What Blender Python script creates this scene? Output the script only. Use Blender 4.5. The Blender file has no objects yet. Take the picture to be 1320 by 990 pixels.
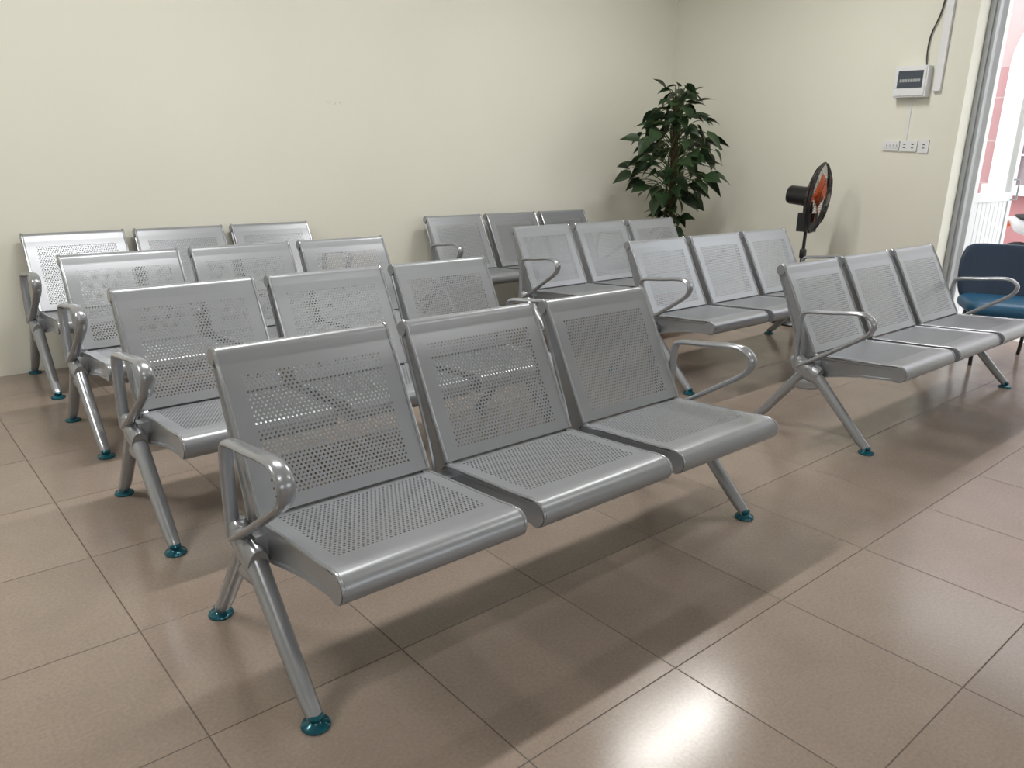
import bpy, bmesh, math, random
from mathutils import Vector, Matrix
random.seed(7)
S=bpy.context.scene
COL=S.collection
# ------------------------------------------------------------------ materials
def mat(name, col, rough=.5, metal=0., spec=.5, noise=None, bump=None, **kw):
    m=bpy.data.materials.new(name); m.use_nodes=True
    nt=m.node_tree; b=nt.nodes['Principled BSDF']
    b.inputs['Base Color'].default_value=(*col,1); b.inputs['Roughness'].default_value=rough
    b.inputs['Metallic'].default_value=metal
    b.inputs['Specular IOR Level'].default_value=spec
    for k,v in kw.items(): b.inputs[k.replace('_',' ')].default_value=v
    if noise:
        sc,amt=noise
        tc=nt.nodes.new('ShaderNodeTexCoord'); n=nt.nodes.new('ShaderNodeTexNoise')
        n.inputs['Scale'].default_value=sc; n.inputs['Detail'].default_value=4
        nt.links.new(tc.outputs['Object'],n.inputs['Vector'])
        mx=nt.nodes.new('ShaderNodeMix'); mx.data_type='RGBA'
        mx.inputs[6].default_value=(*[c*(1-amt) for c in col],1)
        mx.inputs[7].default_value=(*[min(1,c*(1+amt)) for c in col],1)
        nt.links.new(n.outputs['Fac'],mx.inputs[0]); nt.links.new(mx.outputs[2],b.inputs['Base Color'])
        if bump:
            bp=nt.nodes.new('ShaderNodeBump'); bp.inputs['Strength'].default_value=bump; bp.inputs['Distance'].default_value=.002
            nt.links.new(n.outputs['Fac'],bp.inputs['Height']); nt.links.new(bp.outputs['Normal'],b.inputs['Normal'])
    return m
M_seat=mat('silver_powder_coat',(.325,.340,.365),.34,.42,noise=(6,.04))
M_cast=mat('silver_cast_metal',(.345,.36,.385),.26,.55,noise=(10,.05))
M_teal=mat('teal_protective_film',(.008,.095,.13),.18,.3,noise=(60,.5))
M_black=mat('black_plastic',(.012,.012,.013),.35,noise=(20,.2))
M_white=mat('white_plastic',(.74,.75,.77),.35,noise=(12,.02))
M_whitemetal=mat('white_painted_aluminium',(.74,.76,.78),.3,noise=(5,.03))
M_alu=mat('grey_aluminium',(.42,.44,.46),.35,.5,noise=(5,.05))
M_dark=mat('smoked_window',(.06,.075,.10),.12)
M_orange=mat('orange_fan_blade',(.75,.13,.03),.3,noise=(5,.1))
M_blue=mat('blue_vinyl',(.012,.085,.17),.42,noise=(30,.15),bump=.1)
M_navy=mat('navy_vinyl',(.012,.03,.065),.42,noise=(30,.15),bump=.1)
M_ceil=mat('ceiling_paint',(.80,.80,.76),.8,noise=(2,.02))
M_pot=mat('glazed_pot',(.30,.13,.06),.3,noise=(8,.2))
M_soil=mat('soil',(.03,.02,.012),.95,noise=(40,.4))
M_stem=mat('plant_stem',(.06,.09,.025),.6,noise=(30,.3))
M_pole=mat('coir_moss_pole',(.07,.045,.025),.95,noise=(60,.4),bump=.6)
M_pinkwall=mat('pink_exterior_tiles',(.42,.19,.20),.5,noise=(3,.12))
M_palepink=mat('pale_pink_plaster',(.50,.36,.36),.7,noise=(3,.05))
M_offwhite=mat('unseen_off_white_plaster',(.66,.65,.62),.7,noise=(3,.05))  # for out-of-view wings, pale tone chosen for what the metal reflects
M_extwhite=mat('white_exterior_trim',(.80,.79,.79),.6,noise=(4,.02))
M_extglass=mat('exterior_window_pane',(.30,.25,.27),.2,noise=(2,.1))
M_ground=mat('yard_concrete',(.50,.48,.46),.8,noise=(3,.10))
M_tyre=mat('tyre_rubber',(.015,.015,.015),.8,noise=(40,.2))
M_body=mat('motorbike_paint',(.55,.56,.58),.25,noise=(5,.05))
M_red=mat('orange_tail_light',(.9,.16,.02),.2,noise=(20,.1))
M_glass=bpy.data.materials.new('window_glass'); M_glass.use_nodes=True
nt=M_glass.node_tree; nt.nodes.clear()
o=nt.nodes.new('ShaderNodeOutputMaterial'); t=nt.nodes.new('ShaderNodeBsdfTransparent'); g=nt.nodes.new('ShaderNodeBsdfGlossy')
g.inputs['Roughness'].default_value=.03
mx=nt.nodes.new('ShaderNodeMixShader'); t.inputs[0].default_value=(.97,.98,.98,1);mx.inputs[0].default_value=.07
nt.links.new(t.outputs[0],mx.inputs[1]);nt.links.new(g.outputs[0],mx.inputs[2]);nt.links.new(mx.outputs[0],o.inputs[0])
def leafmat():
    m=mat('pothos_leaf',(.015,.05,.012),.40); nt=m.node_tree;b=nt.nodes['Principled BSDF']
    tc=nt.nodes.new('ShaderNodeTexCoord');n=nt.nodes.new('ShaderNodeTexNoise');n.inputs['Scale'].default_value=7
    nt.links.new(tc.outputs['Object'],n.inputs['Vector'])
    r=nt.nodes.new('ShaderNodeValToRGB');r.color_ramp.elements[0].position=.35;r.color_ramp.elements[0].color=(.010,.024,.009,1)
    r.color_ramp.elements[1].position=.7;r.color_ramp.elements[1].color=(.028,.062,.020,1)
    nt.links.new(n.outputs['Fac'],r.inputs[0]);nt.links.new(r.outputs[0],b.inputs['Base Color'])
    return m
M_leaf=leafmat()
def emis(name,col,st):
    m=bpy.data.materials.new(name);m.use_nodes=True;b=m.node_tree.nodes['Principled BSDF']
    b.inputs['Base Color'].default_value=(*col,1);b.inputs['Emission Color'].default_value=(*col,1);b.inputs['Emission Strength'].default_value=st
    return m
M_tube=emis('fluorescent_tube',(1,.98,.94),6)
# floor tiles
TX,TY,TT=2.003,1.032,.516
def floormat():
    m=bpy.data.materials.new('beige_floor_tiles');m.use_nodes=True;nt=m.node_tree;b=nt.nodes['Principled BSDF'];N=nt.nodes.new;L=nt.links.new
    geo=N('ShaderNodeNewGeometry')
    mp=N('ShaderNodeMapping');mp.inputs['Location'].default_value=(-TX/TT+40,-TY/TT+40,0);mp.inputs['Scale'].default_value=(1/TT,1/TT,1)
    L(geo.outputs['Position'],mp.inputs['Vector'])
    fl=N('ShaderNodeVectorMath');fl.operation='FLOOR';L(mp.outputs[0],fl.inputs[0])
    fc=N('ShaderNodeVectorMath');fc.operation='FRACTION';L(mp.outputs[0],fc.inputs[0])
    sp=N('ShaderNodeSeparateXYZ');L(fc.outputs[0],sp.inputs[0])
    def edge(o_):
        a=N('ShaderNodeMath');a.operation='SUBTRACT';a.inputs[0].default_value=.5;L(o_,a.inputs[1])
        c=N('ShaderNodeMath');c.operation='ABSOLUTE';L(a.outputs[0],c.inputs[0]);return c
    ex,ey=edge(sp.outputs[0]),edge(sp.outputs[1])
    mxx=N('ShaderNodeMath');mxx.operation='MAXIMUM';L(ex.outputs[0],mxx.inputs[0]);L(ey.outputs[0],mxx.inputs[1])
    gr=N('ShaderNodeMapRange');gr.inputs[1].default_value=.4955;gr.inputs[2].default_value=.4980;L(mxx.outputs[0],gr.inputs[0])
    wn=N('ShaderNodeTexWhiteNoise');wn.noise_dimensions='3D';L(fl.outputs[0],wn.inputs['Vector'])
    n1=N('ShaderNodeTexNoise');n1.inputs['Scale'].default_value=4;n1.inputs['Detail'].default_value=4;n1.inputs['Roughness'].default_value=.55
    av=N('ShaderNodeVectorMath');av.operation='MULTIPLY_ADD';av.inputs[1].default_value=(9,9,9);L(wn.outputs['Color'],av.inputs[0]);L(geo.outputs['Position'],av.inputs[2])
    L(av.outputs[0],n1.inputs['Vector'])
    n2=N('ShaderNodeTexNoise');n2.inputs['Scale'].default_value=110;n2.inputs['Detail'].default_value=3;L(geo.outputs['Position'],n2.inputs['Vector'])
    r=N('ShaderNodeValToRGB');r.color_ramp.elements[0].position=.25;r.color_ramp.elements[0].color=(.268,.214,.175,1)
    r.color_ramp.elements[1].position=.78;r.color_ramp.elements[1].color=(.312,.252,.210,1);L(n1.outputs['Fac'],r.inputs[0])
    sc=N('ShaderNodeMath');sc.operation='MULTIPLY_ADD';sc.inputs[1].default_value=.08;sc.inputs[2].default_value=.92;L(wn.outputs['Value'],sc.inputs[0])
    sc2=N('ShaderNodeMath');sc2.operation='MULTIPLY_ADD';sc2.inputs[1].default_value=.44;L(n2.outputs['Fac'],sc2.inputs[0]);sc2.inputs[2].default_value=.78
    sm=N('ShaderNodeMath');sm.operation='MULTIPLY';L(sc.outputs[0],sm.inputs[0]);L(sc2.outputs[0],sm.inputs[1])
    vm=N('ShaderNodeVectorMath');vm.operation='SCALE';L(r.outputs[0],vm.inputs[0]);L(sm.outputs[0],vm.inputs['Scale'])
    mix=N('ShaderNodeMix');mix.data_type='RGBA';L(gr.outputs[0],mix.inputs[0]);L(vm.outputs[0],mix.inputs[6]);mix.inputs[7].default_value=(.095,.07,.055,1)
    L(mix.outputs[2],b.inputs['Base Color'])
    rr=N('ShaderNodeMapRange');rr.inputs[3].default_value=.15;rr.inputs[4].default_value=.23;L(n1.outputs['Fac'],rr.inputs[0])
    ra=N('ShaderNodeMath');ra.operation='MULTIPLY_ADD';ra.inputs[1].default_value=.4;L(gr.outputs[0],ra.inputs[0]);L(rr.outputs[0],ra.inputs[2]);L(ra.outputs[0],b.inputs['Roughness'])
    bp=N('ShaderNodeBump');bp.inputs['Strength'].default_value=.5;bp.inputs['Distance'].default_value=.0015;bp.invert=True;L(gr.outputs[0],bp.inputs['Height'])
    L(bp.outputs[0],b.inputs['Normal'])
    return m
M_floor=floormat()
def wallmat():
    m=bpy.data.materials.new('cream_wall_paint');m.use_nodes=True;nt=m.node_tree;b=nt.nodes['Principled BSDF'];N=nt.nodes.new;L=nt.links.new
    geo=N('ShaderNodeNewGeometry');n=N('ShaderNodeTexNoise');n.inputs['Scale'].default_value=1.2;n.inputs['Detail'].default_value=5
    L(geo.outputs['Position'],n.inputs['Vector'])
    r=N('ShaderNodeValToRGB');r.color_ramp.elements[0].position=.3;r.color_ramp.elements[0].color=(.745,.737,.650,1)
    r.color_ramp.elements[1].position=.7;r.color_ramp.elements[1].color=(.77,.76,.675,1);L(n.outputs['Fac'],r.inputs[0])
    # small chips in the paint
    sb=N('ShaderNodeVectorMath');sb.operation='SUBTRACT';sb.inputs[1].default_value=(2.73,5.05,1.56);L(geo.outputs['Position'],sb.inputs[0])
    ml=N('ShaderNodeVectorMath');ml.operation='MULTIPLY';ml.inputs[1].default_value=(13,2,80);L(sb.outputs[0],ml.inputs[0])
    ln=N('ShaderNodeVectorMath');ln.operation='LENGTH';L(ml.outputs[0],ln.inputs[0])
    lt=N('ShaderNodeMath');lt.operation='LESS_THAN';lt.inputs[1].default_value=1;L(ln.outputs['Value'],lt.inputs[0])
    n2=N('ShaderNodeTexNoise');n2.inputs['Scale'].default_value=110;L(geo.outputs['Position'],n2.inputs['Vector'])
    g2=N('ShaderNodeMath');g2.operation='GREATER_THAN';g2.inputs[1].default_value=.63;L(n2.outputs['Fac'],g2.inputs[0])
    mm=N('ShaderNodeMath');mm.operation='MULTIPLY';L(lt.outputs[0],mm.inputs[0]);L(g2.outputs[0],mm.inputs[1])
    mix=N('ShaderNodeMix');mix.data_type='RGBA';L(mm.outputs[0],mix.inputs[0]);L(r.outputs[0],mix.inputs[6]);mix.inputs[7].default_value=(.48,.45,.38,1)
    L(mix.outputs[2],b.inputs['Base Color']);b.inputs['Roughness'].default_value=.45
    n3=N('ShaderNodeTexNoise');n3.inputs['Scale'].default_value=14;L(geo.outputs['Position'],n3.inputs['Vector'])
    bp=N('ShaderNodeBump');bp.inputs['Strength'].default_value=.12;bp.inputs['Distance'].default_value=.004;L(n3.outputs['Fac'],bp.inputs['Height']);L(bp.outputs[0],b.inputs['Normal'])
    return m
M_wall=wallmat()
# ------------------------------------------------------------------ helpers
def obj(name,me,parent=None,mats=None,loc=None):
    ob=bpy.data.objects.new(name,me);COL.objects.link(ob)
    if mats:
        for m in (mats if isinstance(mats,(list,tuple)) else [mats]): me.materials.append(m)
    if parent: ob.parent=parent
    if loc: ob.location=loc
    return ob
def empty(name,loc,rot=0):
    e=bpy.data.objects.new(name,None);COL.objects.link(e);e.location=loc;e.rotation_euler=(0,0,rot);e.empty_display_size=.1;return e
class MB:
    def __init__(s): s.v=[];s.f=[];s.m=[]
    def add(s,v,f,mi=0):
        o=len(s.v);s.v+=[tuple(p) for p in v];s.f+=[tuple(i+o for i in q) for q in f];s.m+=[mi]*len(f)
    def box(s,a,b,mi=0,M=None):
        (x0,y0,z0),(x1,y1,z1)=a,b
        v=[Vector(p) for p in [(x0,y0,z0),(x1,y0,z0),(x1,y1,z0),(x0,y1,z0),(x0,y0,z1),(x1,y0,z1),(x1,y1,z1),(x0,y1,z1)]]
        if M: v=[M@p for p in v]
        s.add(v,[(0,3,2,1),(4,5,6,7),(0,1,5,4),(1,2,6,5),(2,3,7,6),(3,0,4,7)],mi)
    def tube(s,pts,r,n=10,mi=0,side=None,closed=False,caps=True):
        """sweep elliptical section; r: list of radius or (r_side,r_normal)"""
        pts=[Vector(p) for p in pts];k=len(pts)
        if not isinstance(r,list): r=[r]*k
        rings=[];prev=None
        for i,p in enumerate(pts):
            if closed: t=pts[(i+1)%k]-pts[i-1]
            else: t=pts[min(i+1,k-1)]-pts[max(i-1,0)]
            if t.length<1e-9:t=Vector((0,0,1))
            t.normalize()
            if side is not None: a=Vector(side)
            else:
                a=prev if prev is not None else (Vector((0,0,1)) if abs(t.z)<.9 else Vector((1,0,0)))
            a=(a-t*a.dot(t)).normalized();prev=a;b=t.cross(a)
            ra,rb=r[i] if isinstance(r[i],tuple) else (r[i],r[i])
            rings.append([p+a*math.cos(2*math.pi*j/n)*ra+b*math.sin(2*math.pi*j/n)*rb for j in range(n)])
        v=[q for R in rings for q in R];f=[]
        for i in range(k if closed else k-1):
            i2=(i+1)%k
            for j in range(n):
                j2=(j+1)%n;f.append((i*n+j,i*n+j2,i2*n+j2,i2*n+j))
        if caps and not closed:
            f.append(tuple(reversed(range(n))));f.append(tuple((k-1)*n+j for j in range(n)))
        s.add(v,f,mi)
    def lathe(s,prof,n=24,mi=0,M=None):
        v=[];f=[];k=len(prof)
        for r,z in prof:
            for j in range(n):
                p=Vector((r*math.cos(2*math.pi*j/n),r*math.sin(2*math.pi*j/n),z));v.append(M@p if M else p)
        for i in range(k-1):
            for j in range(n):
                j2=(j+1)%n;f.append((i*n+j,i*n+j2,(i+1)*n+j2,(i+1)*n+j))
        f.append(tuple(reversed(range(n))));f.append(tuple((k-1)*n+j for j in range(n)))
        s.add(v,f,mi)
    def mesh(s,name,mats=(),smooth=True,bevel=0,angle=40):
        me=bpy.data.meshes.new(name);me.from_pydata(s.v,[],s.f)
        for m in mats: me.materials.append(m)
        me.polygons.foreach_set('material_index',s.m)
        me.update()
        if bevel:
            bm=bmesh.new();bm.from_mesh(me)
            es=[e for e in bm.edges if len(e.link_faces)==2 and e.calc_face_angle(0)>.9]
            bmesh.ops.bevel(bm,geom=es,offset=bevel,segments=2,affect='EDGES',profile=.7,clamp_overlap=True)
            bm.to_mesh(me);bm.free()
        bm=bmesh.new();bm.from_mesh(me);bmesh.ops.recalc_face_normals(bm,faces=bm.faces);bm.to_mesh(me);bm.free()
        if smooth:
            me.polygons.foreach_set('use_smooth',[True]*len(me.polygons))
            try: me.set_sharp_from_angle(angle=math.radians(angle))
            except Exception: pass
        return me
def catmull(pts,sub=6,closed=False):
    P=[Vector(p) for p in pts];n=len(P);out=[]
    rng=range(n) if closed else range(n-1)
    for i in rng:
        if closed: a,b,c,d=P[i-1],P[i],P[(i+1)%n],P[(i+2)%n]
        else: a,b,c,d=P[max(i-1,0)],P[i],P[i+1],P[min(i+2,n-1)]
        for k in range(sub):
            t=k/sub
            out.append(.5*((2*b)+(-a+c)*t+(2*a-5*b+4*c-d)*t*t+(-a+3*b-3*c+d)*t**3))
    if not closed: out.append(P[-1])
    return out
# ------------------------------------------------------------------ waiting bench meshes
SP,SW=.580,.519
def perf_mesh(name,prof,start,ncol,nrow,w,p=.0125,r=.0034,th=.0018):
    cum=[0]
    for a,b in zip(prof,prof[1:]): cum.append(cum[-1]+math.dist(a,b))
    def F(s_):
        s_=max(0,min(cum[-1],s_))
        for i in range(len(cum)-1):
            if s_<=cum[i+1]+1e-9:
                t=(s_-cum[i])/(cum[i+1]-cum[i]);a,b=prof[i],prof[i+1]
                return a[0]+(b[0]-a[0])*t,a[1]+(b[1]-a[1])*t
        return prof[-1]
    V={};vl=[];fs=[]
    def vv(x,s_):
        k=(round(x,5),round(s_,5))
        if k not in V:
            y,z=F(s_);V[k]=len(vl);vl.append((x,y,z))
        return V[k]
    ph=p*.866;Wp=ncol*p;x0=-Wp/2
    for j in range(nrow):
        lo=start+j*ph;hi=lo+ph;mi=lo+ph/2
        off=0 if j%2==0 else p/2;n=ncol if j%2==0 else ncol-1
        for i in range(n):
            cx=x0+off+(i+.5)*p
            out=[(cx+p/2,mi),(cx+p/2,hi),(cx,hi),(cx-p/2,hi),(cx-p/2,mi),(cx-p/2,lo),(cx,lo),(cx+p/2,lo)]
            inn=[(cx+r*math.cos(k*math.pi/4),mi+r*math.sin(k*math.pi/4)) for k in range(8)]
            O=[vv(*q) for q in out];I=[vv(*q) for q in inn]
            for k in range(8): fs.append((O[k],O[(k+1)%8],I[(k+1)%8],I[k]))
        if j%2:
            fs.append((vv(x0,lo),vv(x0+p/2,lo),vv(x0+p/2,mi),vv(x0+p/2,hi),vv(x0,hi),vv(x0,mi)))
            xr=x0+Wp
            fs.append((vv(xr,lo),vv(xr,mi),vv(xr,hi),vv(xr-p/2,hi),vv(xr-p/2,mi),vv(xr-p/2,lo)))
        for a,b in((lo,mi),(mi,hi)):
            fs.append((vv(-w/2,a),vv(x0,a),vv(x0,b),vv(-w/2,b)))
            fs.append((vv(x0+Wp,a),vv(w/2,a),vv(w/2,b),vv(x0+Wp,b)))
    xs=[-w/2]+[x0+k*p/2 for k in range(2*ncol+1)]+[w/2]
    end=start+nrow*ph
    sl1=sorted(set([0,start]+[c for c in cum if 0<c<start-1e-4]))
    sl2=sorted(set([end]+[c for c in cum if c>end+1e-4]))
    for sl in(sl1,sl2):
        for a,b in zip(sl,sl[1:]):
            for xa,xb in zip(xs,xs[1:]): fs.append((vv(xa,a),vv(xb,a),vv(xb,b),vv(xa,b)))
    me=bpy.data.meshes.new(name+'_tmp');me.from_pydata(vl,[],fs);me.update()
    ob=bpy.data.objects.new('tmp',me);COL.objects.link(ob)
    md=ob.modifiers.new('s','SOLIDIFY');md.thickness=th;md.offset=0
    dg=bpy.context.evaluated_depsgraph_get();dg.update()
    m2=bpy.data.meshes.new_from_object(ob.evaluated_get(dg));m2.name=name
    bpy.data.objects.remove(ob)
    m2.materials.clear();m2.materials.append(M_seat)
    m2.polygons.foreach_set('use_smooth',[True]*len(m2.polygons))
    try:m2.set_sharp_from_angle(angle=math.radians(35))
    except Exception:pass
    return m2
def arc(cy,cz,r,a0,a1,n):
    return [(cy+r*math.cos(math.radians(a0+(a1-a0)*i/n)),cz+r*math.sin(math.radians(a0+(a1-a0)*i/n))) for i in range(n+1)]
seat_prof=[(.058,.366),(.052,.380),(.038,.389),(.015,.391)]+[(y,.391+(.015-y)*.075) for y in (-.05,-.10,-.15,-.20,-.25,-.30)]+[(-.335,.4195)]+arc(-.360,.3835,.036,92,265,12)+[(-.345,.349)]
back_ctrl=[(.036,.398,0),(.072,.462,0),(.118,.545,0),(.160,.625,0),(.200,.700,0),(.232,.752,0)]
bc=catmull(back_ctrl,4)
back_prof=[(.046,.388)]+[(q.x,q.y) for q in bc]+arc(.262,.7635,.0235,155,-100,12)
ME_seat=perf_mesh('seat_perforated',seat_prof,.055,35,28,SW)
ME_back=perf_mesh('back_perforated',back_prof,.046,33,31,SW)
def extrude_outline(outline,x0,x1,inset=.009,depth=.006,name='br',mt=M_cast):
    bm=bmesh.new()
    vs=[bm.verts.new((x0,y,z)) for y,z in outline];f=bm.faces.new(vs)
    ret=bmesh.ops.extrude_face_region(bm,geom=[f]);nv=[e for e in ret['geom'] if isinstance(e,bmesh.types.BMVert)]
    bmesh.ops.translate(bm,verts=nv,vec=(x1-x0,0,0))
    bmesh.ops.recalc_face_normals(bm,faces=bm.faces)
    bm.faces.ensure_lookup_table()
    big=[q for q in bm.faces if abs(q.normal.x)>.9]
    if inset:
        for q in big:
            bmesh.ops.inset_region(bm,faces=[q],thickness=inset,use_even_offset=True)
            bmesh.ops.inset_region(bm,faces=[q],thickness=.003,depth=-depth)
    me=bpy.data.meshes.new(name);bm.to_mesh(me);bm.free();me.materials.append(mt)
    return me
# seat side bracket: rib under seat, hub, arm behind the back rest
outline=[(-.388,.385),(-.384,.366),(-.362,.352),(-.30,.345),(-.20,.334),(-.10,.312),(-.02,.292),(.045,.285),(.085,.300),(.108,.345),(.135,.43),(.185,.545),(.235,.66),(.270,.735),(.285,.765),(.272,.782),(.252,.782),
 (.236,.750),(.200,.690),(.160,.616),(.120,.538),(.076,.455),(.045,.400),(.02,.386),(-.10,.394),(-.20,.402),(-.30,.410),(-.36,.413),(-.382,.404)]
ME_br=extrude_outline(outline,-.010,.010,.008,.005,'side_bracket')
def leg_mesh():
    m=MB()
    P=catmull([(0,.035,.335),(0,-.02,.285),(0,-.12,.185),(0,-.235,.07),(0,-.275,.034),(0,-.290,.018)],5)
    n=len(P);R=[(.030-.012*(i/(n-1)),.027-.009*(i/(n-1))) for i in range(n)]
    m.tube(P,R,16,0,side=(1,0,0))
    P=catmull([(0,.045,.335),(0,.09,.27),(0,.17,.165),(0,.245,.065),(0,.278,.034),(0,.290,.018)],5)
    n=len(P);R=[(.028-.011*(i/(n-1)),.027-.010*(i/(n-1))) for i in range(n)]
    m.tube(P,R,16,0,side=(1,0,0))
    P=catmull([(0,-.03,.275),(0,.035,.252),(0,.105,.25)],5)
    m.tube(P,[(.016,.03)]*len(P),12,0,side=(1,0,0))
    P=catmull([(0,-.02,.30),(0,.04,.315),(0,.09,.345),(0,.098,.38)],4)
    m.tube(P,[(.027,.042),(.028,.046)]+[(.028,.046)]*(len(P)-6)+[(.027,.042)]*2+[(.024,.034),(.02,.024)],16,0,side=(1,0,0))
    for y in(-.290,.290):
        T=Matrix.Translation((0,y,0))
        m.lathe([(.018,0),(.033,.0),(.035,.004),(.033,.009),(.020,.014),(.015,.018),(.018,.022),(.019,.028),(.014,.034),(.004,.035)],24,1,T)
    return m.mesh('leg_pair',[M_cast,M_teal])
ME_leg=leg_mesh()
def arm_mesh():
    m=MB()
    P=catmull([(0,.096,.335),(0,.103,.42),(0,.104,.52),(0,.098,.575),(0,.070,.597),(0,-.05,.613),(0,-.15,.627),(0,-.205,.625),(0,-.240,.600),(0,-.238,.565),(0,-.205,.527),(0,-.10,.455),(0,.0,.388),(0,.06,.350),(0,.088,.332)],6)
    R=[]
    n=len(P)
    for i in range(n):
        t=i/(n-1);w=.019+.004*math.sin(math.pi*min(1,max(0,(t-.25)/.5)))
        R.append((w,.0105))
    m.tube(P,R,16,0,side=(1,0,0))
    return m.mesh('armrest',[M_cast])
ME_arm=arm_mesh()
def beam_mesh():
    m=MB();m.box((-.865,.0,.305),(.865,.055,.365),0)
    return m.mesh('cross_beam',[M_cast],bevel=.008)
ME_beam=beam_mesh()
def rim_mesh():
    m=MB()
    P=[(0,y,z) for y,z in back_prof[1:-9]]
    m.tube(P,.0065,8,0,side=(1,0,0))
    P=[(0,y,z) for y,z in seat_prof[2:-7]]
    m.tube(P,[(.005,.004)]*len(P),8,0,side=(1,0,0))
    m.tube([(-.006,.262,.7635),(.006,.262,.7635)],.0225,16,0)
    m.tube([(-.006,-.360,.3835),(.006,-.360,.3835)],.0345,16,0)
    return m.mesh('edge_trim',[M_cast])
ME_rim=rim_mesh()
def bench(x,y,rot=0):
    e=empty('waiting_bench',(x,y,0),rot)
    for k in(-1,0,1):
        obj('seat',ME_seat,e,loc=(k*SP,0,0));obj('backrest',ME_back,e,loc=(k*SP,0,0))
        for s_ in(-1,1):
            obj('side_bracket',ME_br,e,loc=(k*SP+s_*(SW/2-.012),0,0))
            obj('edge_trim',ME_rim,e,loc=(k*SP+s_*(SW/2-.003),0,0))
    obj('cross_beam',ME_beam,e)
    for s_ in(-1,1):
        obj('leg_pair',ME_leg,e,loc=(s_*.869,0,0));obj('armrest',ME_arm,e,loc=(s_*.882,0,0))
for x,y in[(1.527,1.717),(1.545,2.734),(1.590,3.742),(1.614,4.742),(4.275,1.745),(4.360,2.800),(4.313,3.784),(4.236,4.697)]: bench(x,y)
# ------------------------------------------------------------------ room
X0,X1,Y0,Y1,HC=-3.2,6.31,-3.6,5.06,3.25
def room(name,boxes,mt,**k):
    m=MB()
    for a,b in boxes:m.box(a,b)
    return obj(name,m.mesh(name,[mt],smooth=False,**k))
room('floor',[((X0-.25,Y0-.25,-.1),(X1+.25,Y1+.25,0))],M_floor)
room('ceiling',[((X0-.25,Y0-.25,HC),(X1+.25,Y1+.25,HC+.1))],M_ceil)
room('wall_back',[((X0-.25,Y1,0),(X1+.25,Y1+.25,HC))],M_wall)
room('wall_left',[((X0-.25,Y0-.25,0),(X0,Y1,HC))],M_wall)
DY0,DY1,DH=.25,2.42,2.75
room('wall_right',[((X1,DY1,0),(X1+.25,Y1,HC)),((X1,DY0,DH),(X1+.25,DY1,HC)),((X1,Y0-.25,0),(X1+.25,DY0,HC))],M_wall)
wx=[(-2.2,.2),(2.2,5.0)]
room('wall_front',[((X0,Y0-.25,0),(-2.2,Y0,HC)),((.2,Y0-.25,0),(2.2,Y0,HC)),((5.0,Y0-.25,0),(X1,Y0,HC))]+[((a,Y0-.25,0),(b,Y0,.9)) for a,b in wx]+[((a,Y0-.25,2.5),(b,Y0,HC)) for a,b in wx],M_wall)
for i,(a,b) in enumerate(wx):
    m=MB();y=Y0-.14
    for q in[((a,y,.9),(a+.05,y+.05,2.5)),((b-.05,y,.9),(b,y+.05,2.5)),((a,y,.9),(b,y+.05,.95)),((a,y,2.45),(b,y+.05,2.5)),(((a+b)/2-.03,y,.9),((a+b)/2+.03,y+.05,2.5))]:m.box(*q)
    m.box((a+.04,y+.02,.94),(b-.04,y+.026,2.46),1)
    obj('window_%d'%(i+1),m.mesh('window',[M_whitemetal,M_glass],smooth=False))
# door frame + leaf swung outwards
m=MB();xf=6.50
for q in[((xf,DY1-.06,0),(xf+.055,DY1,DH)),((xf,DY0,0),(xf+.055,DY0+.06,DH)),((xf,DY0,DH-.06),(xf+.055,DY1,DH)),((xf-.02,DY1-.035,0),(xf,DY1,DH))]:m.box(*q)
obj('trim_1',m.mesh('door_frame',[M_alu],smooth=False,bevel=.004))
dr=empty('door_1',(6.60,2.385,0));m=MB();LW,LH=.84,2.68
for q in[((0,-.045,.02),(.07,0,LH)),((LW-.07,-.045,.02),(LW,0,LH)),((.07,-.045,LH-.08),(LW-.07,0,LH)),((.07,-.045,.02),(LW-.07,0,.12)),((.07,-.045,.97),(LW-.07,0,1.04))]:m.box(*q)
k=0
while k<8:
    xa=.07+k*(LW-.14)/8;m.box((xa+.004,-.035,.12),(xa+(LW-.14)/8-.004,-.01,.97));k+=1
m.box((.07,-.026,.12),(LW-.07,-.020,.97))
obj('door_leaf',m.mesh('door_leaf',[M_whitemetal],smooth=False,bevel=.003),dr)
m=MB();m.box((.07,-.026,1.04),(LW-.07,-.020,LH-.08));obj('door_glass',m.mesh('door_glass',[M_glass],smooth=False),dr)
m=MB();m.tube([(LW-.035,-.045,.98),(LW-.035,-.085,.98),(LW-.035,-.085,1.14),(LW-.035,-.045,1.14)],.008,8);obj('door_handle',m.mesh('door_handle',[M_alu]),dr)
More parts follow.
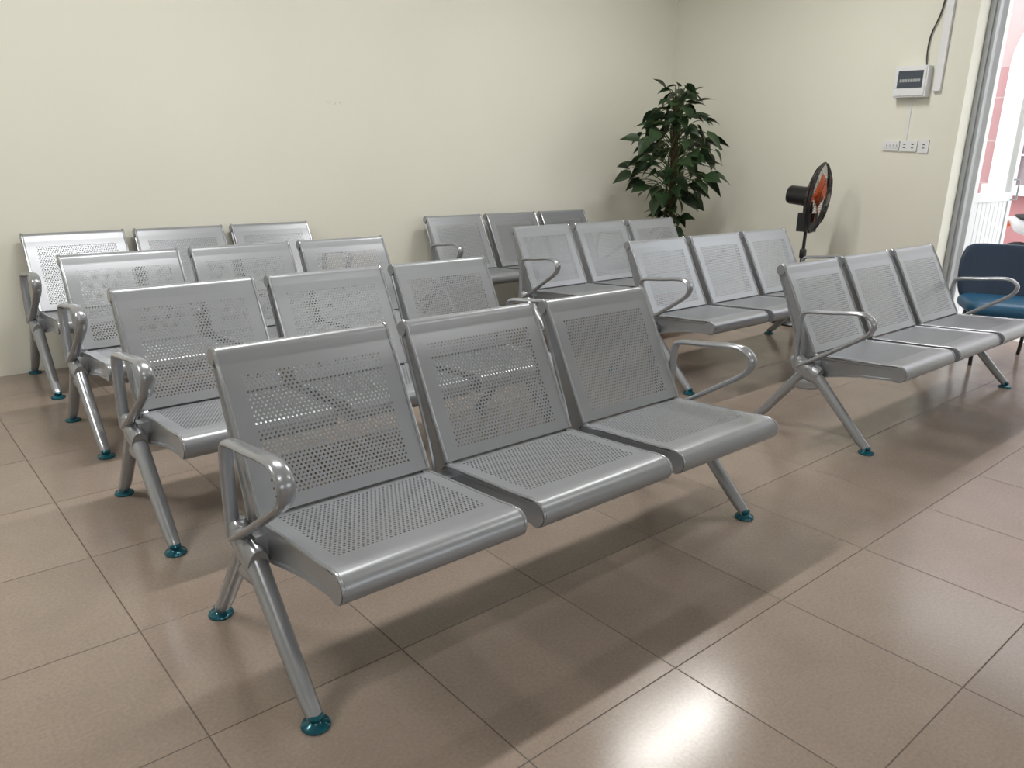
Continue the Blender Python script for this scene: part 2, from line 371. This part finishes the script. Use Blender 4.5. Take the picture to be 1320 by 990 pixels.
# ------------------------------------------------------------------ wall electrics
e=empty('breaker_box',(X1,2.785,1.83));m=MB()
m.box((-.075,-.118,-.108),(0,.118,.108),0);m.box((-.083,-.108,-.098),(-.075,.108,.098),0);m.box((-.087,-.090,-.045),(-.083,.090,.075),1)
for i in range(8):m.box((-.089,-.075+i*.019,-.005),(-.087,-.060+i*.019,.016),2)
obj('cabinet',m.mesh('cabinet',[M_white,M_dark,M_alu],smooth=False,bevel=0),e)
def plate(yc,w,h,kind):
    e=empty('wall_socket' if kind else 'light_switch',(X1,yc,1.375));m=MB()
    m.box((-.012,-w/2,-h/2),(0,w/2,h/2),0)
    if kind==0:
        for i in range(4):m.box((-.016,-w/2+.012+i*(w-.024)/4,-.016),(-.012,-w/2+.006+(i+1)*(w-.024)/4,.016),0);m.box((-.0165,-w/2+.016+i*(w-.024)/4,-.003),(-.016,-w/2+.019+i*(w-.024)/4,.010),1)
    else:
        for dy in([-.03,.03] if w>.1 else [0]):
            for z in(-.012,.012):m.box((-.0135,dy-.008,z-.003),(-.012,dy+.008,z+.003),1)
    obj('plate',m.mesh('plate',[M_white,M_black],smooth=False,bevel=0),e)
plate(2.885,.125,.072,0);plate(2.752,.125,.078,1);plate(2.64,.07,.095,1)
m=MB();m.box((X1-.03,2.585,1.76),(X1,2.635,HC));obj('cable_trunking',m.mesh('trunk',[M_white],smooth=False,bevel=.003))
m=MB();m.box((X1-.008,2.775,1.41),(X1,2.790,1.722));obj('cable_conduit',m.mesh('conduit',[M_white],smooth=False))
m=MB();m.tube(catmull([(X1-.04,2.70,1.94),(X1-.02,2.72,2.03),(X1-.015,2.715,2.15),(X1-.015,2.665,2.32),(X1-.015,2.65,2.6),(X1-.015,2.66,HC)],6),.005,6);obj('power_cable',m.mesh('power_cable',[M_black]))
# ------------------------------------------------------------------ ceiling lamps
def lamp(x,y,p,rot=0):
    e=empty('fluorescent_ceiling_lamp',(x,y,HC),rot);m=MB()
    m.box((-.62,-.05,-.05),(.62,.05,0),0);m.tube([(-.6,0,-.075),(.6,0,-.075)],.014,10,1)
    for s_ in(-1,1):m.box((s_*.61-.01,-.02,-.095),(s_*.61+.01,.02,-.05),0)
    obj('fixture',m.mesh('fixture',[M_white,M_tube],smooth=False),e)
    l=bpy.data.lights.new('lamp_light','AREA');l.shape='RECTANGLE';l.size=1.2;l.size_y=.12;l.energy=p;l.color=(1,.98,.94)
    o=bpy.data.objects.new('lamp_light',l);COL.objects.link(o);o.parent=e;o.location=(0,0,-.10)
for x,y,p in[(-1.2,3.0,54),(1.6,3.0,50),(4.4,3.0,45),(0,.2,12),(3.4,.2,12)]:lamp(x,y,p)
# ------------------------------------------------------------------ potted climbing plant
def plant(x,y):
    e=empty('potted_pothos_plant',(x,y,0))
    m=MB();m.lathe([(.12,0),(.15,.01),(.175,.2),(.19,.30),(.20,.33),(.185,.335),(.175,.30)],28,0);m.lathe([(.005,.29),(.174,.295),(.005,.30)],28,1)
    obj('pot',m.mesh('pot',[M_pot,M_soil]),e)
    m=MB();m.tube([(0,0,.28),(.01,0,1.0),(0,.01,1.66)],.03,10,0)
    for k in range(3):
        P=[(.042*math.cos(t*.9+k*2.1),.042*math.sin(t*.9+k*2.1),.28+t*.1) for t in range(0,15)]
        m.tube(catmull(P,3),.008,6,1)
    obj('moss_pole',m.mesh('moss_pole',[M_pole,M_stem]),e)
    lv=MB();st=MB()
    rad=[(.55,.10),(.80,.17),(.93,.28),(1.0,.44),(1.10,.56),(1.26,.56),(1.40,.50),(1.55,.36),(1.69,.24),(1.80,.10),(1.95,.05)]
    def rr(z):
        for (a,ra),(b,rb) in zip(rad,rad[1:]):
            if a<=z<=b:return ra+(rb-ra)*(z-a)/(b-a)
        return .06
    rnd=random.Random(11)
    N_=235
    for i in range(N_):
        z=.58+i*(1.22/N_)
        if z<.90 and i%3:continue
        a=i*2.39996+rnd.uniform(-.4,.4)
        R=rr(z)*(rnd.uniform(.2,1.0)**.8)
        base=Vector((.03*math.cos(a),.03*math.sin(a),min(1.66,z-.06)))
        tip=Vector((R*.74*math.cos(a),R*.74*math.sin(a),z+rnd.uniform(-.04,.06)))
        mid=(base+tip)/2+Vector((0,0,.05))
        P=catmull([base,mid,tip],5);st.tube(P,.0035,5,0)
        L=rnd.uniform(.12,.19)*(.8 if z>1.6 else 1);Wd=L*rnd.uniform(.30,.37)
        out=Vector((math.cos(a),math.sin(a),0));pitch=rnd.uniform(-.85,.25) if z<1.6 else rnd.uniform(-.7,.8)
        d=(out*math.cos(pitch)+Vector((0,0,1))*math.sin(pitch)).normalized()
        d=(Matrix.Rotation(rnd.uniform(-.6,.6),3,'Z')@d).normalized()
        sd=d.cross(Vector((0,0,1))).normalized();sd=(Matrix.Rotation(rnd.uniform(-.8,.8),3,d)@sd).normalized();nn=sd.cross(d)
        nl=7;rows=[];curl=rnd.uniform(.2,.6)
        hw=[.38,.92,1.0,.86,.60,.28,.02];bk=[-.10,-.04,0,0,0,0,0]
        for k2 in range(nl):
            t=k2/(nl-1);c=tip+d*(t*L)-nn*(curl*L*t*t*.55)
            w_=Wd*hw[k2]
            rows.append([c-sd*w_+nn*w_*.28+d*bk[k2]*L,c-sd*w_*.5+nn*w_*.10+d*bk[k2]*L*.5,c,c+sd*w_*.5+nn*w_*.10+d*bk[k2]*L*.5,c+sd*w_+nn*w_*.28+d*bk[k2]*L])
        v=[q for R_ in rows for q in R_];f=[]
        for k2 in range(nl-1):
            for j in range(4):f.append((k2*5+j,k2*5+j+1,(k2+1)*5+j+1,(k2+1)*5+j))
        lv.add(v,f)
    me=bpy.data.meshes.new('leaves');me.from_pydata(lv.v,[],lv.f);me.polygons.foreach_set('use_smooth',[True]*len(me.polygons));me.materials.append(M_leaf)
    obj('leaves',me,e);obj('stems',st.mesh('stems',[M_stem]),e)
plant(5.54,4.36)
# ------------------------------------------------------------------ pedestal fan
def fan(x,y,zc,az,tilt):
    e=empty('pedestal_fan',(x,y,0))
    R=Matrix.Translation((0,0,zc))@Matrix.Rotation(az,4,'Z')@Matrix.Rotation(tilt,4,'Y')  # local +X = blowing direction
    m=MB();m.lathe([(.18,0),(.185,.012),(.17,.03),(.06,.045),(.03,.07),(.024,.09)],32)
    obj('base',m.mesh('base',[M_black]),e)
    m=MB();m.tube([(0,0,.08),(0,0,.55)],.016,14);m.tube([(0,0,.5),(0,0,zc-.06)],.013,14);m.lathe([(.024,.52),(.026,.53),(.026,.58),(.02,.59)],16)
    m.tube([(0,0,zc-.16),(0,0,zc-.10),(0,0,zc-.03)],[.022,.034,.026],14)
    m.box((-.05,-.055,zc-.26),(.05,.055,zc-.12))
    obj('pole',m.mesh('pole',[M_black]),e)
    Q=R@Matrix.Rotation(math.pi/2,4,'Y')   # local z -> +X
    m=MB();m.lathe([(.02,-.175),(.055,-.17),(.070,-.15),(.072,-.04),(.076,-.035),(.076,-.005),(.055,.0),(.02,.01),(.008,.06)],24,0,Q)
    obj('motor',m.mesh('motor',[M_black]),e)
    m=MB();GR=.262;zc0=.055
    def ring(r,z,w,n=48):m.tube([Q@Vector((r*math.cos(2*math.pi*i/n),r*math.sin(2*math.pi*i/n),z)) for i in range(n)],w,6,0,closed=True)
    ring(GR,zc0,.007);ring(GR-.004,zc0+.012,.005)
    for r,z in((.18,.112),(.09,.128)):ring(r,z,.002,36)
    for r,z in((.18,.006),(.09,-.002)):ring(r,z,.002,36)
    for k in range(72):
        a=2*math.pi*k/72;c,s_=math.cos(a),math.sin(a)
        m.tube([Q@Vector((r*c,r*s_,z)) for r,z in((.045,.130),(.10,.128),(.18,.112),(.235,.085),(GR,zc0))],.0013,4,0,caps=False)
        m.tube([Q@Vector((r*c,r*s_,z)) for r,z in((.05,-.004),(.10,-.001),(.18,.006),(.235,.025),(GR,zc0))],.0013,4,0,caps=False)
    m.lathe([(.002,.124),(.048,.126),(.05,.132),(.002,.136)],24,0,Q)
    obj('guard',m.mesh('guard',[M_black]),e)
    m=MB();m.lathe([(.03,.04),(.034,.045),(.034,.085),(.02,.095),(.002,.097)],20,0,Q)
    for b in range(3):
        v=[];f=[];nr,na=6,7
        for i in range(nr):
            r=.03+.155*i/(nr-1);sp=.5+.40*math.sin(math.pi*(i/(nr-1))**.8*.75)
            for j in range(na):
                t=j/(na-1)-.5;a=b*2.0944+sp*2*t*.85+.25*i/(nr-1)
                v.append(Q@Vector((r*math.cos(a),r*math.sin(a),.063-t*.05*(1-.3*i/(nr-1)))))
        for i in range(nr-1):
            for j in range(na-1):f.append((i*na+j,i*na+j+1,(i+1)*na+j+1,(i+1)*na+j))
        m.add(v,f,0)
    obj('blades',m.mesh('blades',[M_orange]),e)
fan(5.75,3.19,.985,math.radians(-74),math.radians(5))
# ------------------------------------------------------------------ blue padded chair
def cushion(cx,cy,cz,sx,sy,sz,M,bend=0):
    bm=bmesh.new();bmesh.ops.create_cube(bm,size=1)
    bmesh.ops.subdivide_edges(bm,edges=bm.edges,cuts=7,use_grid_fill=True)
    for v in bm.verts:
        p=v.co*2;l=(abs(p.x)**6+abs(p.y)**6+abs(p.z)**3)**(1/5.)
        q=p/max(l,1e-6) if l>0 else p
        v.co=Vector((q.x*sx/2,q.y*sy/2,q.z*sz/2));v.co.x+=bend*(v.co.y/(sy/2))**2
        v.co=M@(v.co+Vector((cx,cy,cz)))
    me=bpy.data.meshes.new('cushion');bm.to_mesh(me);bm.free();me.polygons.foreach_set('use_smooth',[True]*len(me.polygons));return me
def chair(x,y,rot):
    e=empty('blue_padded_chair',(x,y,0),rot)  # faces local -X
    obj('seat_cushion',cushion(-.02,0,.370,.50,.54,.10,Matrix()),e,M_blue)
    Mb=Matrix.Translation((.22,0,.43))@Matrix.Rotation(math.radians(12),4,'Y')
    obj('back_cushion',cushion(0,0,.12,.06,.54,.40,Mb,-.02),e,M_navy)
    m=MB()
    for s_ in(-1,1):
        yy=s_*.20
        m.tube(catmull([(-.22,yy,.0),(-.20,yy,.2),(-.18,yy,.325),(.0,yy,.33),(.19,yy,.34),(.245,yy,.44),(.285,yy,.66)],5),.012,10)
        m.tube([(.12,yy,.33),(.22,yy,.2),(.26,yy,0)],.012,10)
    for xx,z in((-.18,.325),(.15,.33)):m.tube([(xx,-.2,z),(xx,.2,z)],.011,8)
    obj('frame',m.mesh('frame',[M_black]),e)
chair(5.80,1.73,math.radians(32))
# ------------------------------------------------------------------ outside
room('ground_outside',[((X1+.25,-14,-.2),(30,22,-.08))],M_ground)
XB=11.0
m=MB()
m.box((XB,1.75,-.1),(XB+.3,5.0,2.35),0);m.box((XB,1.75,2.35),(XB+.3,5.0,4.5),1)
m.box((XB+.05,-8,-.1),(XB+.3,1.75,4.5),2);m.box((XB+.05,5.0,-.1),(XB+.3,14,4.5),2)  # unseen side wings, made off-white to keep pink out of bench reflections
for k in range(4):m.box((XB-.004,1.75,.5+k*.5),(XB,5.0,.515+k*.5),1)
obj('neighbour_building',m.mesh('neighbour_building',[M_pinkwall,M_palepink,M_offwhite],smooth=False))
def archwin(yc,zs,r,zb):
    e=empty('arched_window',(XB-.03,yc,0));m=MB()
    P=[(-.07,r,zb),(-.07,r,zs)]+[(-.07,r*math.cos(math.pi*i/20),zs+r*math.sin(math.pi*i/20)) for i in range(1,20)]+[(-.07,-r,zs),(-.07,-r,zb)]
    m.tube(P,[(.06,.11)]*len(P),8,0,side=(1,0,0))
    m.box((-.14,-r-.15,zb-.12),(0,r+.15,zb),0)
    v=[(-.012,r,zb),(-.012,-r,zb),(-.012,-r,zs)]+[(-.012,-r*math.cos(math.pi*i/16),zs+r*math.sin(math.pi*i/16)) for i in range(1,16)]+[(-.012,r,zs)]
    m.add(v,[tuple(range(len(v)))],1)
    n=9
    for i in range(1,n):
        y=-r+2*r*i/n;h=zs+math.sqrt(max(0,r*r-y*y));m.tube([(-.05,y,zb),(-.05,y,h)],.014,6,0)
    for z in(zb+.35,zb+.8,zs):m.tube([(-.05,-r,z),(-.05,r,z)],.014,6,0)
    obj('arch_frame',m.mesh('arch_frame',[M_extwhite,M_extglass],smooth=False),e)
archwin(2.82,2.35,.80,1.0)
def bike(x,y,rot):
    e=empty('parked_motorbike',(x,y,-.08),rot);m=MB()
    for xx in(-.62,.62):
        m.tube([(xx+.25*math.cos(2*math.pi*i/28),0,.29+.25*math.sin(2*math.pi*i/28)) for i in range(28)],.04,8,0,closed=True)
        m.tube([(xx,-.05,.29),(xx,.05,.29)],.06,12,1)
        for k in range(6):
            a=k*math.pi/3;m.tube([(xx,0,.29),(xx+.23*math.cos(a),0,.29+.23*math.sin(a))],.008,5,1)
    m.tube(catmull([(.62,.0,.29),(.50,0,.62),(.42,0,.95),(.40,0,1.02)],4),[(.03,.03)]*13,8,1)
    m.tube(catmull([(.52,0,.35),(.47,0,.6),(.44,0,.85),(.42,0,.98)],5),[(.16,.04),(.17,.05)]+[(.17,.06)]*12+[(.12,.07),(.08,.05)],12,2,side=(0,1,0))
    m.tube(catmull([(.42,0,.50),(.15,0,.42),(-.10,0,.50),(-.40,0,.68),(-.78,0,.80)],5),[(.06,.07)]*6+[(.10,.10)]*9+[(.11,.10)]*4+[(.06,.05),(.03,.02)],12,2,side=(0,1,0))
    m.tube(catmull([(.08,0,.70),(-.15,0,.76),(-.45,0,.80),(-.70,0,.84)],5),[(.09,.02)]+[(.12,.035)]*13+[(.09,.02),(.06,.01)],12,0,side=(0,1,0))
    m.tube(catmull([(.42,-.33,1.02),(.40,-.2,1.06),(.42,0,1.03),(.40,.2,1.06),(.42,.33,1.02)],4),.014,8,0)
    m.tube([(-.76,-.07,.76),(-.84,-.05,.74),(-.84,.05,.74),(-.76,.07,.76)],.035,10,3)
    m.tube([(.58,0,.82),(.50,0,.84)],[.07,.05],14,4)
    m.tube([(-.1,.10,.28),(-.75,.12,.32)],[.03,.05],10,1)
    obj('bike_body',m.mesh('bike_body',[M_tyre,M_alu,M_body,M_red,M_white]),e)
bike(9.0,2.10,math.radians(-100))
# ------------------------------------------------------------------ light from outside
w=bpy.data.worlds.new('sky');S.world=w;w.use_nodes=True;nt=w.node_tree;bg=nt.nodes['Background']
sk=nt.nodes.new('ShaderNodeTexSky');sk.sky_type='HOSEK_WILKIE';sk.turbidity=8;sk.ground_albedo=.4;sk.sun_direction=Vector((.3,-.5,.8)).normalized()
mxw=nt.nodes.new('ShaderNodeMix');mxw.data_type='RGBA';mxw.inputs[0].default_value=.75;mxw.inputs[7].default_value=(.97,.98,1,1)
nt.links.new(sk.outputs[0],mxw.inputs[6]);nt.links.new(mxw.outputs[2],bg.inputs[0]);bg.inputs[1].default_value=4.2
# ------------------------------------------------------------------ camera
pi_,ya,ro=[math.radians(a) for a in(16.849,49.070,1.350)]
F=Vector((math.cos(pi_)*math.cos(ya),math.cos(pi_)*math.sin(ya),-math.sin(pi_)));Rv=Vector((math.sin(ya),-math.cos(ya),0));U=Rv.cross(F)
R2=Rv*math.cos(ro)+U*math.sin(ro);U2=-Rv*math.sin(ro)+U*math.cos(ro)
cd=bpy.data.cameras.new('camera');cam=bpy.data.objects.new('camera',cd);COL.objects.link(cam)
mt=Matrix((R2,U2,-F)).transposed().to_4x4();mt.translation=Vector((0,0,1.3));cam.matrix_world=mt
cd.sensor_width=36;cd.lens=1007.8/1320*36;cd.sensor_fit='HORIZONTAL';cd.clip_start=.02
S.camera=cam
S.view_settings.view_transform='Standard';S.view_settings.look='None';S.view_settings.exposure=0
